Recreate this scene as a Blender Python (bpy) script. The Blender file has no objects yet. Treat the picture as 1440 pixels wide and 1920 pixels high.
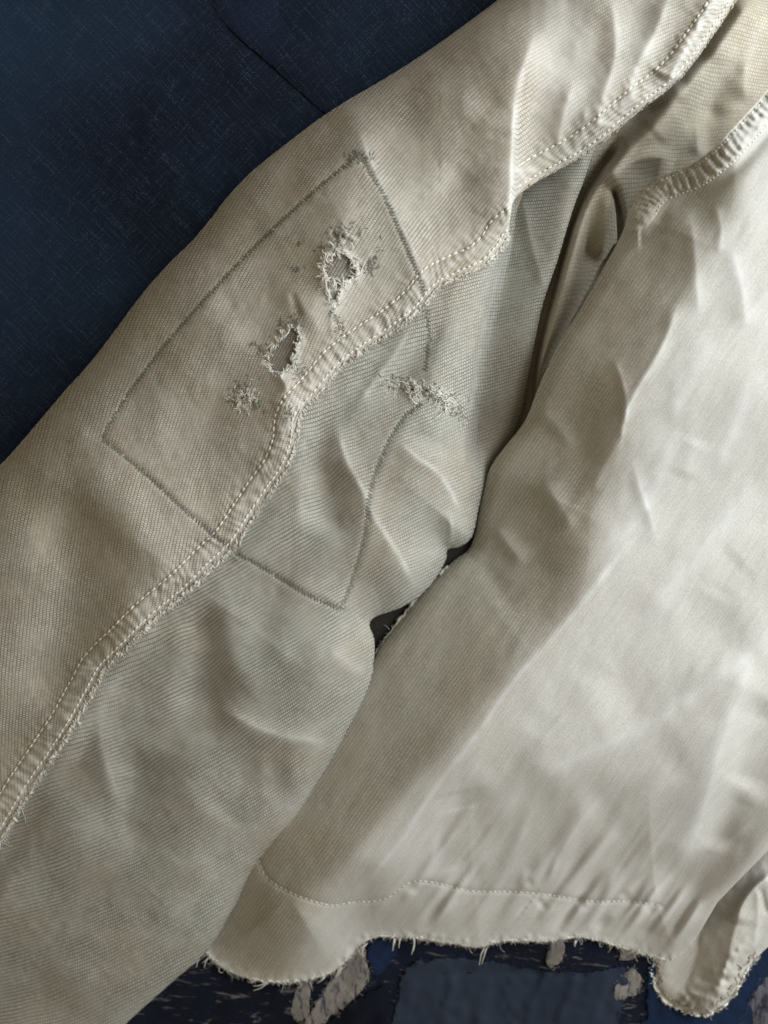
import bpy, math, random
import numpy as np

# ------------------------------------------------------------------ camera, light, exposure
rng = np.random.default_rng(7); random.seed(7)
sc = bpy.context.scene
PXM = 3000.0                       # photograph pixels per metre at the middle plane
FPX = 1617.0                       # focal length in photograph pixels
TILT = math.radians(7.0)
DIST = FPX / PXM
CEN = np.array([0.0, 0.0, 0.035])
cam_d = bpy.data.cameras.new('camera'); cam = bpy.data.objects.new('camera', cam_d)
sc.collection.objects.link(cam); sc.camera = cam
cam_d.sensor_fit = 'HORIZONTAL'; cam_d.angle = 2*math.atan(720/FPX)
cam_d.clip_start = 0.01; cam_d.clip_end = 50
VIEW = np.array([0.0, -math.sin(TILT), -math.cos(TILT)])
CAM = CEN - VIEW*DIST
cam.location = CAM; cam.rotation_euler = (-TILT, 0, 0)
cam_d.dof.use_dof = True; cam_d.dof.focus_distance = DIST-0.015; cam_d.dof.aperture_fstop = 5.0

w = bpy.data.worlds.new('World'); sc.world = w; w.use_nodes = True
bg = w.node_tree.nodes['Background']; bg.inputs[0].default_value = (1.0, .84, .58, 1); bg.inputs[1].default_value = 0.22

def area(name, loc, target, size, power, col):
    l = bpy.data.lights.new(name, 'AREA'); l.shape = 'RECTANGLE'; l.size, l.size_y = size; l.energy = power; l.color = col
    o = bpy.data.objects.new(name, l); sc.collection.objects.link(o); o.location = loc
    d = np.array(target)-np.array(loc)
    from mathutils import Vector
    o.rotation_euler = Vector(d).to_track_quat('-Z', 'Y').to_euler()
    return o
area('window_light', (0.78, 0.27, 0.56), (0.05, 0.05, 0.03), (0.68, 0.68), 13.6, (0.90, 0.96, 1.0))

sc.view_settings.view_transform = 'Standard'; sc.view_settings.look = 'None'
sc.view_settings.exposure = 0.1; sc.view_settings.gamma = 1.0
sc.cycles.max_bounces = 6; sc.cycles.use_denoising = True

# ------------------------------------------------------------------ helpers: pixels, curves, fields
RX = np.array([1.0, 0, 0]); UP = np.array([0.0, math.cos(TILT), -math.sin(TILT)])
def P(u, v, h):
    """point seen at photograph pixel (u,v) and standing h pixel-units (1/3000 m) above the table"""
    u = np.asarray(u, float); v = np.asarray(v, float); z = np.asarray(h, float)/PXM
    d = ((u-720)/FPX)[..., None]*RX - ((v-960)/FPX)[..., None]*UP + VIEW
    k = (z-CAM[2])/d[..., 2]
    return CAM + d*k[..., None]

def cr(pts, n=8, closed=False):
    p = np.array(pts, float); m = len(p); out = []
    rngi = range(m if closed else m-1)
    for i in rngi:
        if closed: a, b, c, d = p[(i-1) % m], p[i], p[(i+1) % m], p[(i+2) % m]
        else: a, b, c, d = p[max(i-1, 0)], p[i], p[i+1], p[min(i+2, m-1)]
        t = np.linspace(0, 1, n, endpoint=False)[:, None]
        out.append(.5*((2*b)+(c-a)*t+(2*a-5*b+4*c-d)*t**2+(3*b-a-3*c+d)*t**3))
    if not closed: out.append(p[-1:])
    return np.concatenate(out)

def resample(poly, step):
    d = np.r_[0, np.cumsum(np.hypot(*np.diff(poly, axis=0).T))]
    n = max(2, int(d[-1]/step)+1); s = np.linspace(0, d[-1], n)
    return np.c_[np.interp(s, d, poly[:, 0]), np.interp(s, d, poly[:, 1])], s

def pdist(X, Y, poly, near=False):
    """distance, position along (0..1) and side (+ = right-hand when walking up the picture)"""
    seg = np.hypot(*np.diff(poly, axis=0).T); cum = np.r_[0, np.cumsum(seg)]
    best = np.full(X.shape, 1e18); T = np.zeros(X.shape); S = np.ones(X.shape)
    NX = np.zeros(X.shape); NY = np.zeros(X.shape)
    for i in range(len(poly)-1):
        ax, ay = poly[i]; bx, by = poly[i+1]; dx, dy = bx-ax, by-ay; L2 = dx*dx+dy*dy
        if L2 < 1e-9: continue
        px, py = X-ax, Y-ay
        t = np.clip((px*dx+py*dy)/L2, 0, 1)
        qx, qy = px-t*dx, py-t*dy; dd = qx*qx+qy*qy
        m = dd < best
        best = np.where(m, dd, best); T = np.where(m, (cum[i]+t*seg[i])/cum[-1], T)
        S = np.where(m, np.where(dx*py-dy*px >= 0, 1, -1), S)
        if near: NX = np.where(m, ax+t*dx, NX); NY = np.where(m, ay+t*dy, NY)
    if near: return np.sqrt(best), NX, NY
    return np.sqrt(best), T, S

def inside(X, Y, poly):
    c = np.zeros(X.shape, bool); n = len(poly)
    for i in range(n):
        ax, ay = poly[i]; bx, by = poly[(i+1) % n]
        if ay == by: continue
        m = (ay > Y) != (by > Y)
        c ^= m & (X < (bx-ax)*(Y-ay)/(by-ay)+ax)
    return c

def sstep(x, a, b):
    t = np.clip((x-a)/(b-a), 0, 1); return t*t*(3-2*t)
def rnd(t): t = np.clip(t, 0, 1); return np.sqrt(np.maximum(0, 1-(1-t)**2))

def vnoise(X, Y, scale, seed):
    g = np.random.default_rng(seed).normal(size=(80, 80)); x = X/scale+20; y = Y/scale+20
    i = np.floor(x).astype(int); j = np.floor(y).astype(int); fx = x-i; fy = y-j
    fx = fx*fx*(3-2*fx); fy = fy*fy*(3-2*fy); i %= 79; j %= 79
    return (g[j, i]*(1-fx)+g[j, i+1]*fx)*(1-fy)+(g[j+1, i]*(1-fx)+g[j+1, i+1]*fx)*fy

class Field:
    """height map over a pixel grid with a map of abrasion and painted highlights"""
    def __init__(s, u0, u1, v0, v1, step):
        s.u0, s.v0, s.step = u0, v0, step
        s.nx = int((u1-u0)/step)+1; s.ny = int((v1-v0)/step)+1
        s.X, s.Y = np.meshgrid(u0+step*np.arange(s.nx), v0+step*np.arange(s.ny))
        s.H = np.zeros(s.X.shape); s.B0 = np.zeros(s.X.shape); s.W = np.zeros(s.X.shape); s.F = np.zeros(s.X.shape)
    def ridge(s, pts, amp, wl, wr, sharp=0.0, wear_highlight=0.0, taper=0.25, ww=7):
        poly = cr(pts, 5); R = 3.2*max(wl, wr)+4
        x0, y0 = poly.min(0)-R; x1, y1 = poly.max(0)+R
        a = max(0, int((y0-s.v0)/s.step)); b = min(s.ny, int((y1-s.v0)/s.step)+1)
        c = max(0, int((x0-s.u0)/s.step)); d = min(s.nx, int((x1-s.u0)/s.step)+1)
        if b <= a or d <= c: return
        sl = (slice(a, b), slice(c, d))
        D, T, S = pdist(s.X[sl], s.Y[sl], poly)
        wd = np.where(S > 0, wr, wl); q = D/wd
        prof = (1-sharp)*np.exp(-q*q)+sharp*np.exp(-np.sqrt(q*q+0.004)*1.5+.06)
        tp = sstep(T, 0, taper)*sstep(1-T, 0, taper) if taper > 0 else 1
        s.H[sl] += amp*prof*tp
        if wear_highlight: s.W[sl] += wear_highlight*np.exp(-(D/ww)**2)*tp*(.55+.45*np.clip(vnoise(s.X[sl], s.Y[sl], 19, 3)+.6, 0, 1.2))  # abraded crests; ridge highlights also put into the colour
    def blob(s, x, y, rx, ry, amp, ang=0):
        a = math.radians(ang); dx, dy = s.X-x, s.Y-y
        p = (dx*math.cos(a)-dy*math.sin(a))/rx; q = (dx*math.sin(a)+dy*math.cos(a))/ry
        s.H += amp*np.exp(-p*p-q*q)
    def at(s, u, v, what='H'):
        A = getattr(s, what); x = np.clip((np.asarray(u, float)-s.u0)/s.step, 0, s.nx-1.001); y = np.clip((np.asarray(v, float)-s.v0)/s.step, 0, s.ny-1.001)
        i = x.astype(int); j = y.astype(int); fx = x-i; fy = y-j
        return (A[j, i]*(1-fx)+A[j, i+1]*fx)*(1-fy)+(A[j+1, i]*(1-fx)+A[j+1, i+1]*fx)*fy

def thread_field(ctrl, pitch=6.2, deg=3):
    """polynomials r,s whose gradients follow the rib direction given at control points (x,y,angle)"""
    ex = [(i, j) for i in range(deg+1) for j in range(deg+1-i) if i+j > 0]
    A = []; br = []; bs = []
    for x, y, a in ctrl:
        x, y, a = x/1000, y/1000, math.radians(a)
        gx = [i*x**max(i-1, 0)*y**j if i else 0 for i, j in ex]; gy = [j*x**i*y**max(j-1, 0) if j else 0 for i, j in ex]
        A += [gx, gy]; k = 1000/pitch
        br += [math.sin(a)*k, math.cos(a)*k]; bs += [math.cos(a)*k, -math.sin(a)*k]
    A = np.array(A); n = A.shape[1]; reg = np.diag([.02*(i+j-1) for i, j in ex])
    A2 = np.r_[A, reg]; z = np.zeros(n)
    cr_ = np.linalg.lstsq(A2, np.r_[br, z], rcond=None)[0]; cs_ = np.linalg.lstsq(A2, np.r_[bs, z], rcond=None)[0]
    def f(u, v):
        x, y = np.asarray(u)/1000, np.asarray(v)/1000
        M = [x**i*y**j for i, j in ex]
        return sum(c*m for c, m in zip(cr_, M)), sum(c*m for c, m in zip(cs_, M))
    return f

COL = sc.collection
def mesh_obj(name, co, quads, mat, parent=None, uv=None, attrs=None, tris=None, smooth=True):
    me = bpy.data.meshes.new(name)
    q = np.asarray(quads, np.int32).reshape(-1, 4) if quads is not None and len(quads) else np.zeros((0, 4), np.int32)
    t = np.asarray(tris, np.int32).reshape(-1, 3) if tris is not None and len(tris) else np.zeros((0, 3), np.int32)
    me.vertices.add(len(co)); me.vertices.foreach_set('co', np.asarray(co, np.float32).ravel())
    loops = np.r_[q.ravel(), t.ravel()]; me.loops.add(len(loops)); me.loops.foreach_set('vertex_index', loops)
    st = np.r_[np.arange(len(q))*4, len(q)*4+np.arange(len(t))*3].astype(np.int32)
    me.polygons.add(len(st)); me.polygons.foreach_set('loop_start', st)
    me.polygons.foreach_set('loop_total', np.r_[np.full(len(q), 4), np.full(len(t), 3)].astype(np.int32))
    if uv is not None:
        l = me.uv_layers.new(name='UVMap'); l.data.foreach_set('uv', np.asarray(uv, np.float32)[loops].ravel())
    for k, a in (attrs or {}).items():
        at = me.attributes.new(k, 'FLOAT', 'POINT'); at.data.foreach_set('value', np.asarray(a, np.float32))
    me.polygons.foreach_set('use_smooth', np.full(len(st), smooth))
    me.update(calc_edges=True); me.validate()
    me.materials.append(mat)
    o = bpy.data.objects.new(name, me); COL.objects.link(o)
    if parent: o.parent = parent
    return o

def panel(name, fld, poly, mat, parent, threads, holes=(), skirt=12, hk=0.06, minh=0.5):
    """cloth panel: height map cut along poly (and holes), its rim turned down"""
    X, Y, st = fld.X, fld.Y, fld.step
    ins = inside(X, Y, poly)
    for h in holes: ins &= ~inside(X, Y, h)
    f = ins[:-1, :-1] | ins[1:, :-1] | ins[:-1, 1:] | ins[1:, 1:]
    use = np.zeros(X.shape, bool)
    use[:-1, :-1] |= f; use[1:, :-1] |= f; use[:-1, 1:] |= f; use[1:, 1:] |= f
    idx = np.full(X.shape, -1); idx[use] = np.arange(use.sum())
    x, y = X[use].copy(), Y[use].copy(); out = ~ins[use]
    ox, oy = x[out], y[out]; bd = np.full(len(ox), 1e9); nx = ox.copy(); ny = oy.copy()
    for pl in [poly]+list(holes):
        D, ax, ay = pdist(ox, oy, np.r_[pl, pl[:1]], near=True)
        m = D < bd; bd = np.where(m, D, bd); nx = np.where(m, ax, nx); ny = np.where(m, ay, ny)
    x[out], y[out] = nx, ny
    h = np.maximum(fld.at(x, y), minh); wr = np.clip(fld.at(x, y, 'W'), 0, 1); fd = np.clip(fld.at(x, y, 'F'), 0, 1)
    q = np.stack([idx[:-1, :-1][f], idx[1:, :-1][f], idx[1:, 1:][f], idx[:-1, 1:][f]], 1)
    q = q[:, ::1]
    # rim
    e = np.concatenate([q[:, [0, 1]], q[:, [1, 2]], q[:, [2, 3]], q[:, [3, 0]]]); key = np.sort(e, 1)
    k = key[:, 0].astype(np.int64)*10**7+key[:, 1]; uq, inv, cnt = np.unique(k, return_inverse=True, return_counts=True)
    be = e[cnt[inv] == 1]; bv = np.unique(be); m = np.full(len(x), -1); m[bv] = len(x)+np.arange(len(bv))
    cx, cy = poly.mean(0)
    xs, ys = x[bv], y[bv]; hs = np.maximum(h[bv]-skirt, 0.2)
    sq = np.stack([be[:, 1], be[:, 0], m[be[:, 0]], m[be[:, 1]]], 1)
    co = np.r_[P(x, y, h), P(xs, ys, hs)]
    xx, yy, hh = np.r_[x, xs], np.r_[y, ys], np.r_[h, h[bv]]
    r, s = threads(xx, yy); hb = np.r_[h, hs]
    r = r+hk*(hh-fld.at(xx, yy, 'B0'))
    return mesh_obj(name, co, np.r_[q, sq], mat, parent, np.c_[s, r],
                    {'wear_highlight': np.r_[wr, wr[bv]], 'fade_glare': np.r_[fd, fd[bv]]})

def tubes(name, paths, mat, parent, sides=4, kind=None):
    """many thin threads (paths: list of (Nx3 points, radius or N radii)) as one part"""
    V = []; Q = []; n0 = 0
    ang = np.arange(sides)*2*math.pi/sides; ca, sa = np.cos(ang), np.sin(ang)
    for p, r in paths:
        p = np.asarray(p, float); n = len(p)
        t = np.gradient(p, axis=0); t /= np.linalg.norm(t, axis=1, keepdims=True)+1e-12
        ref = np.where(np.abs(t[:, 2:3]) > .9, np.array([[1.0, 0, 0]]), np.array([[0, 0, 1.0]]))
        b = np.cross(t, ref); b /= np.linalg.norm(b, axis=1, keepdims=True)+1e-12; c = np.cross(b, t)
        rr = np.broadcast_to(np.asarray(r, float), (n,))[:, None, None]
        V.append((p[:, None, :]+rr*(b[:, None, :]*ca[None, :, None]+c[:, None, :]*sa[None, :, None])).reshape(-1, 3))
        i = np.arange(n-1)[:, None]*sides; j = np.arange(sides)[None, :]; j2 = (j+1) % sides
        Q.append((np.stack([i+j, i+j2, i+sides+j2, i+sides+j], -1)+n0).reshape(-1, 4)); n0 += n*sides
    o = mesh_obj(name, np.concatenate(V), np.concatenate(Q), mat, parent)
    if kind: o['kind'] = kind
    return o

def fibre(u, v, h, ang, ln, curl, lift=2.0, n=6, droop=0):
    s = np.linspace(0, 1, n); a = ang+curl*s*s+np.random.normal(0, .25, n).cumsum()*.35
    du = np.cumsum(np.cos(a))*ln/n; dv = np.cumsum(-np.sin(a))*ln/n
    return P(u+du, v+dv, np.maximum(h+lift*np.sin(s*math.pi*.8)-droop*s*s, 1))

# ------------------------------------------------------------------ materials
class NT:
    def __init__(s, name):
        s.m = bpy.data.materials.new(name); s.m.use_nodes = True; s.t = s.m.node_tree; s.t.nodes.clear()
    def n(s, typ, ins=None, **kw):
        nd = s.t.nodes.new(typ)
        for k, v in kw.items(): setattr(nd, k, v)
        for k, v in (ins or {}).items():
            if hasattr(v, 'is_output'): s.t.links.new(v, nd.inputs[k])
            else: nd.inputs[k].default_value = v
        return nd
    def math(s, op, a, b=0.0, clamp=False):
        nd = s.n('ShaderNodeMath', {0: a, 1: b}, operation=op, use_clamp=clamp); return nd.outputs[0]
    def mix(s, f, a, b, blend='MIX'):
        nd = s.n('ShaderNodeMix', data_type='RGBA', blend_type=blend)
        for k, v in ((0, f), (6, a), (7, b)):
            if hasattr(v, 'is_output'): s.t.links.new(v, nd.inputs[k])
            else: nd.inputs[k].default_value = v
        return nd.outputs[2]
    def ramp(s, f, stops):
        nd = s.n('ShaderNodeValToRGB', {0: f}); e = nd.color_ramp.elements
        while len(e) < len(stops): e.new(.5)
        for el, (p, c) in zip(e, stops): el.position = p; el.color = c
        return nd.outputs[0]
    def out(s, col, bump=None, rough=.9, sheen=.15):
        b = s.n('ShaderNodeBsdfPrincipled', {'Base Color': col, 'Roughness': rough, 'Sheen Weight': sheen, 'Specular IOR Level': .15})
        if bump is not None: s.t.links.new(bump, b.inputs['Normal'])
        o = s.n('ShaderNodeOutputMaterial', {0: b.outputs[0]}); return s.m
def c3(r, g, b): return (r, g, b, 1)

def canvas(name, yarn, groove, pale, mortar=.16, contrast=1.0, bump=.4, wear_highlight_col=None):
    t = NT(name)
    uv = t.n('ShaderNodeUVMap', uv_map='UVMap').outputs[0]
    geo = t.n('ShaderNodeTexCoord').outputs['Object']
    wob = t.n('ShaderNodeTexNoise', {'Vector': uv, 'Scale': .12, 'Detail': 2.0})
    v = t.n('ShaderNodeVectorMath', {0: wob.outputs['Color'], 1: (.5, .5, .5)}, operation='SUBTRACT').outputs[0]
    v = t.n('ShaderNodeVectorMath', {0: v, 'Scale': .9}, operation='SCALE').outputs[0]
    uvw = t.n('ShaderNodeVectorMath', {0: uv, 1: v}, operation='ADD').outputs[0]
    uvb = t.n('ShaderNodeVectorMath', {0: uvw, 1: (1.45, 1, 1)}, operation='MULTIPLY').outputs[0]
    br = t.n('ShaderNodeTexBrick', {'Vector': uvb, 'Scale': 1.0, 'Mortar Size': mortar, 'Mortar Smooth': .6, 'Bias': 0.0,
             'Brick Width': 1.0, 'Row Height': 1.0, 'Color1': c3(*yarn), 'Color2': c3(*[x*.80 for x in yarn]), 'Mortar': c3(*groove)}, offset=.5, offset_frequency=2)
    wear_highlight = t.n('ShaderNodeAttribute', attribute_name='wear_highlight').outputs['Fac']
    fade_glare = t.n('ShaderNodeAttribute', attribute_name='fade_glare').outputs['Fac']
    avg = c3(*[.74*a+.26*b for a, b in zip(yarn, groove)])
    wc = t.math('MULTIPLY', t.math('SUBTRACT', 1.0, t.math('MULTIPLY', fade_glare, .68)), contrast)
    wn = t.n('ShaderNodeTexNoise', {'Vector': geo, 'Scale': 38.0, 'Detail': 3.0, 'Roughness': .6}).outputs['Fac']
    wc = t.math('MULTIPLY', wc, t.ramp(wn, [(.36, c3(.45, .45, .45)), (.6, c3(1, 1, 1))]))
    col = t.mix(wc, avg, br.outputs['Color'])
    col = t.mix(t.math('MULTIPLY', fade_glare, .45), col, c3(*pale))
    # slubs: single threads lighter or darker along the rib
    st = t.n('ShaderNodeVectorMath', {0: uvw, 1: (.10, .9, 1)}, operation='MULTIPLY').outputs[0]
    sl = t.n('ShaderNodeTexNoise', {'Vector': st, 'Scale': 1.0, 'Detail': 1.0}).outputs['Fac']
    col = t.mix(1.0, col, t.ramp(sl, [(.3, c3(.955, .955, .955)), (.7, c3(1.035, 1.035, 1.035))]), 'MULTIPLY')
    big = t.n('ShaderNodeTexNoise', {'Vector': geo, 'Scale': 22.0, 'Detail': 3.0, 'Roughness': .6}).outputs['Color']
    tint = t.ramp(t.n('ShaderNodeSeparateColor', {0: big}).outputs[0], [(.34, c3(1.0, .965, .91)), (.5, c3(1, 1, 1)), (.66, c3(.975, 1.0, .99))])
    keep = t.math('SUBTRACT', 1.0, t.math('MULTIPLY', fade_glare, .75))
    col = t.mix(keep, col, tint, 'MULTIPLY')
    blot = t.ramp(t.n('ShaderNodeSeparateColor', {0: big}).outputs[1], [(.3, c3(.92, .91, .89)), (.7, c3(1.05, 1.05, 1.05))])
    col = t.mix(keep, col, blot, 'MULTIPLY')
    fine = t.n('ShaderNodeTexNoise', {'Vector': geo, 'Scale': 900.0, 'Detail': 2.0}).outputs['Fac']
    col = t.mix(1.0, col, t.ramp(fine, [(.3, c3(.9, .9, .9)), (.7, c3(1.08, 1.08, 1.08))]), 'MULTIPLY')
    col = t.mix(t.math('MULTIPLY', wear_highlight, .8, True), col, c3(*(wear_highlight_col or [min(.82, x*1.08) for x in pale])))
    h = t.math('SUBTRACT', 1.0, br.outputs['Fac'])
    h = t.math('MULTIPLY', h, wc)
    h = t.math('ADD', h, t.math('MULTIPLY', fine, .5))
    bm = t.n('ShaderNodeBump', {'Strength': bump, 'Distance': .00045, 'Height': h}).outputs[0]
    return t.out(col, bm)

def plain(name, col, var=.15, scale=1500, sheen=.2, bump=.3):
    t = NT(name); geo = t.n('ShaderNodeTexCoord').outputs['Object']
    n = t.n('ShaderNodeTexNoise', {'Vector': geo, 'Scale': float(scale), 'Detail': 3.0}).outputs['Fac']
    c = t.mix(1.0, c3(*col), t.ramp(n, [(.3, c3(1-var, 1-var, 1-var)), (.7, c3(1+var, 1+var, 1+var))]), 'MULTIPLY')
    bm = t.n('ShaderNodeBump', {'Strength': bump, 'Distance': .0004, 'Height': n}).outputs[0]
    return t.out(c, bm, sheen=sheen)

def indigo(name, dark, lite, slub, ang=45, scale=900, blot=6.0, pattern=None, slubs=.6):
    t = NT(name); geo = t.n('ShaderNodeTexCoord').outputs['Object']
    mp = t.n('ShaderNodeMapping', {'Vector': geo, 'Rotation': (0, 0, math.radians(ang))}).outputs[0]
    n0 = t.n('ShaderNodeTexNoise', {'Vector': geo, 'Scale': blot, 'Detail': 4.0, 'Roughness': .6}).outputs['Fac']
    col = t.ramp(n0, [(.38, c3(*dark)), (.66, c3(*lite))])
    fade_glare = t.n('ShaderNodeAttribute', attribute_name='fade_glare').outputs['Fac']
    col = t.mix(fade_glare, col, c3(*[x*1.9 for x in lite]))
    hs = []
    dots = t.n('ShaderNodeTexNoise', {'Vector': geo, 'Scale': 1150.0, 'Detail': 1.0}).outputs['Fac']
    dots = t.ramp(dots, [(.42, c3(0, 0, 0)), (.62, c3(1, 1, 1))])
    for sx, sy, k in ((34, scale*.8, 1.0), (scale, 46, .8)):
        v = t.n('ShaderNodeVectorMath', {0: mp, 1: (sx, sy, 5)}, operation='MULTIPLY').outputs[0]
        n = t.n('ShaderNodeTexNoise', {'Vector': v, 'Scale': 1.0, 'Detail': 3.0, 'Roughness': .75}).outputs['Fac']
        f_ = t.ramp(n, [(.50, c3(0, 0, 0)), (.80, c3(slubs*k, slubs*k, slubs*k))])
        col = t.mix(t.math('MULTIPLY', f_, dots), col, c3(*slub)); hs.append(n)
    wv = [t.n('ShaderNodeTexWave', {'Vector': mp, 'Scale': 300.0, 'Distortion': 1.2, 'Detail': 1.0}, wave_type='BANDS', bands_direction=d).outputs['Fac'] for d in 'XY']
    chk = t.math('MULTIPLY', wv[0], wv[1])
    col = t.mix(1.0, col, t.ramp(chk, [(.0, c3(.5, .5, .5)), (.8, c3(1.7, 1.7, 1.7))]), 'MULTIPLY')
    if pattern:
        pc, psx, psy, lo = pattern
        v = t.n('ShaderNodeVectorMath', {0: geo, 1: (psx, psy, 1)}, operation='MULTIPLY').outputs[0]
        n = t.n('ShaderNodeTexNoise', {'Vector': v, 'Scale': 1.0, 'Detail': 3.0, 'Roughness': .6, 'Distortion': .9}).outputs['Fac']
        n = t.math('ADD', n, t.math('MULTIPLY', t.math('SUBTRACT', hs[0], .5), .35))
        col = t.mix(t.ramp(n, [(lo-.03, c3(0, 0, 0)), (lo+.07, c3(.8, .8, .8))]), col, c3(*pc))
    hh = t.math('ADD', t.math('ADD', hs[0], hs[1]), t.math('MULTIPLY', chk, .5))
    bm = t.n('ShaderNodeBump', {'Strength': .5, 'Distance': .0004, 'Height': hh}).outputs[0]
    return t.out(col, bm, sheen=.03)

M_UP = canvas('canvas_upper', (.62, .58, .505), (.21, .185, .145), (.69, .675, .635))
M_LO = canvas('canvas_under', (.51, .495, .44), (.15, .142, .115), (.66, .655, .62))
M_BODY = canvas('canvas_body', (.575, .545, .475), (.28, .25, .20), (.60, .60, .588), contrast=.8, wear_highlight_col=(.79, .79, .785))
M_GUS = canvas('canvas_gusset', (.55, .51, .425), (.27, .235, .175), (.63, .61, .55), contrast=.75)
M_BAND = canvas('canvas_band', (.60, .565, .48), (.27, .24, .185), (.67, .655, .60), contrast=.7)
M_BACK = canvas('patch_backing', (.44, .41, .36), (.11, .10, .085), (.3, .28, .24), bump=.7)
M_THREAD = plain('cream_thread', (.78, .75, .66), .12)
M_DARN = plain('grey_green_thread', (.23, .23, .19), .35)
M_DARN2 = plain('dark_darning_thread', (.17, .17, .14), .35)
M_FRAY = plain('frayed_cotton', (.74, .715, .64), .2, 2500, .4)
M_SEAMFRAY = plain('worn_seam_cotton', (.63, .605, .535), .2, 2500, .3)
M_THREAD2 = plain('hem_thread', (.64, .62, .56), .12)
M_IND = indigo('indigo_linen', (.0022, .0042, .0115), (.008, .018, .037), (.075, .11, .16), slubs=.7)
M_IND2 = indigo('indigo_linen_hem', (.003, .006, .017), (.006, .012, .028), (.08, .10, .14), ang=50)
M_BORO = indigo('kasuri_cotton', (.003, .005, .014), (.006, .010, .024), (.03, .04, .06), ang=20, pattern=((.15, .14, .135), 48, 210, .625))
M_SLATE = indigo('slate_blue_cotton', (.018, .027, .048), (.032, .044, .068), (.05, .06, .08), ang=8, slubs=.3)
M_NAVY = indigo('navy_cotton', (.006, .016, .045), (.010, .026, .07), (.03, .05, .09), ang=30, slubs=.3)
M_DKNAVY = indigo('dark_navy_cotton', (.002, .003, .009), (.005, .008, .02), (.02, .03, .045), ang=35, slubs=.3)
M_PALE = indigo('pale_cotton_scrap', (.22, .20, .18), (.33, .30, .27), (.5, .46, .4), ang=25, pattern=((.02, .025, .05), 260, 90, .56))
M_STRIPE = indigo('striped_kasuri', (.10, .095, .11), (.17, .16, .17), (.25, .24, .23), ang=25, pattern=((.012, .015, .03), 240, 60, .50))

# ------------------------------------------------------------------ the cloths underneath
flat_threads = lambda u, v: (np.asarray(u)/6.2, np.asarray(v)/6.2)
def box_poly(u0, v0, u1, v1): return np.array([(u0, v0), (u1, v0), (u1, v1), (u0, v1)], float)

f = Field(-500, 1940, -500, 2420, 14)
f.H = 4+2.2*vnoise(f.X, f.Y, 180, 11)+.8*vnoise(f.X, f.Y, 60, 12)
f.ridge([(640, 195), (560, 160), (495, 112), (430, 55), (388, 0), (340, -80)], -3.5, 14, 10, .2, 0, 0)
f.ridge([(690, 260), (620, 180), (560, 110), (500, 20), (440, -90)], 3.5, 40, 30, 0, 0, 0)
f.ridge([(-50, 700), (120, 560), (300, 330), (520, 200)], -3, 60, 60)
f.F = .9*np.exp(-((f.X-30)/190)**2-((f.Y-60)/170)**2)+.55*np.exp(-((f.X+10)/150)**2-((f.Y-420)/200)**2)+.25*np.exp(-((f.X-250)/120)**2-((f.Y-20)/120)**2)
ground = panel('indigo_cloth', f, box_poly(-480, -480, 1900, 2400), M_IND, None, flat_threads, skirt=6)
ground['label'] = 'dark indigo linen cloth spread flat under the jacket'; ground['category'] = 'cloth'
# turned hem of the indigo cloth
fh = Field(300, 760, -160, 360, 5)
fh.H = f.at(fh.X, fh.Y)+2.0; fh.F = .5*np.exp(-((fh.X-470)/70)**2-((fh.Y-40)/90)**2)
ln = cr([(330, -140), (392, 0), (432, 56), (497, 113), (562, 172), (640, 240), (720, 312)], 6)
D, T, S = pdist(fh.X, fh.Y, ln[::-1]); fh.H += 2.0*rnd(D/14)*np.exp(-(D/90)**2)*(S > 0)
hem_poly = np.r_[ln, cr([(740, 280), (670, 205), (610, 140), (555, 72), (505, -10), (450, -140)], 6)]
panel('hem_fold', fh, hem_poly, M_IND2, ground, flat_threads, skirt=5)

# patchwork under the jacket hem
fb = Field(0, 1900, 1560, 2400, 8)
fb.H = np.maximum(10+3.6*vnoise(fb.X, fb.Y, 70, 21)+2.2*vnoise(fb.X*.8+.4*fb.Y, fb.Y*.5, 24, 22), 6)
boro = panel('patchwork_quilt', fb, cr([(40, 1640), (400, 1600), (900, 1590), (1400, 1570), (1860, 1600), (1870, 2000), (1860, 2370), (900, 2380), (30, 2370)], 6, True), M_BORO, None, flat_threads, skirt=8)
boro['label'] = 'worn patchwork quilt of navy and pale scraps showing past the frayed jacket hem'; boro['category'] = 'quilt'
def scrap(pts, mat, lift=4, wr=(), n=5, seed=0, label=None):
    poly = resample(np.r_[cr(pts, n, True), np.array(pts[:1], float)], 5)[0][:-1]; poly = poly+np.random.normal(0, 1.3, poly.shape)+np.c_[vnoise(poly[:, 0], poly[:, 1], 12, 300+seed), vnoise(poly[:, 0], poly[:, 1], 12, 310+seed)]*2.5; x0, y0 = poly.min(0)-12; x1, y1 = poly.max(0)+12
    g = Field(x0, x1, y0, y1, 4); lift = lift*.5; g.H = fb.at(g.X, g.Y)+lift+1.0*vnoise(g.X, g.Y, 16, 40+seed)
    D, _, _ = pdist(g.X, g.Y, np.r_[poly, poly[:1]]); g.H += .8*rnd(D/8)
    for r in wr: g.ridge(*r)
    o = panel('patch', g, poly, mat, boro, flat_threads, skirt=lift+2)
    if label: o['label'] = label
    fz = []
    for _ in range(int(len(poly)*1.2)):
        b = poly[random.randrange(len(poly))]; fz.append((fibre(b[0], b[1], float(g.at(*b)), random.uniform(0, 6.28), random.uniform(4, 9), random.gauss(0, 1), 2, 5), .55/PXM))
    tubes('patch_fuzz', fz, mat, o, 3, 'stuff')
    return o
wr = [([(1170-60*i+random.uniform(-12, 12), 1930), (1185-60*i, 1870), (1205-58*i, 1815)], random.choice([3.0, -3, 4]), 9, 9) for i in range(4)] + \
     [([(900-70*i, 1940), (905-70*i, 1880), (925-75*i, 1820)], random.choice([2.0, -2.5]), 14, 12) for i in range(3)] + [([(770, 1830), (950, 1822), (1120, 1832)], -3, 10, 10)]
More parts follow.
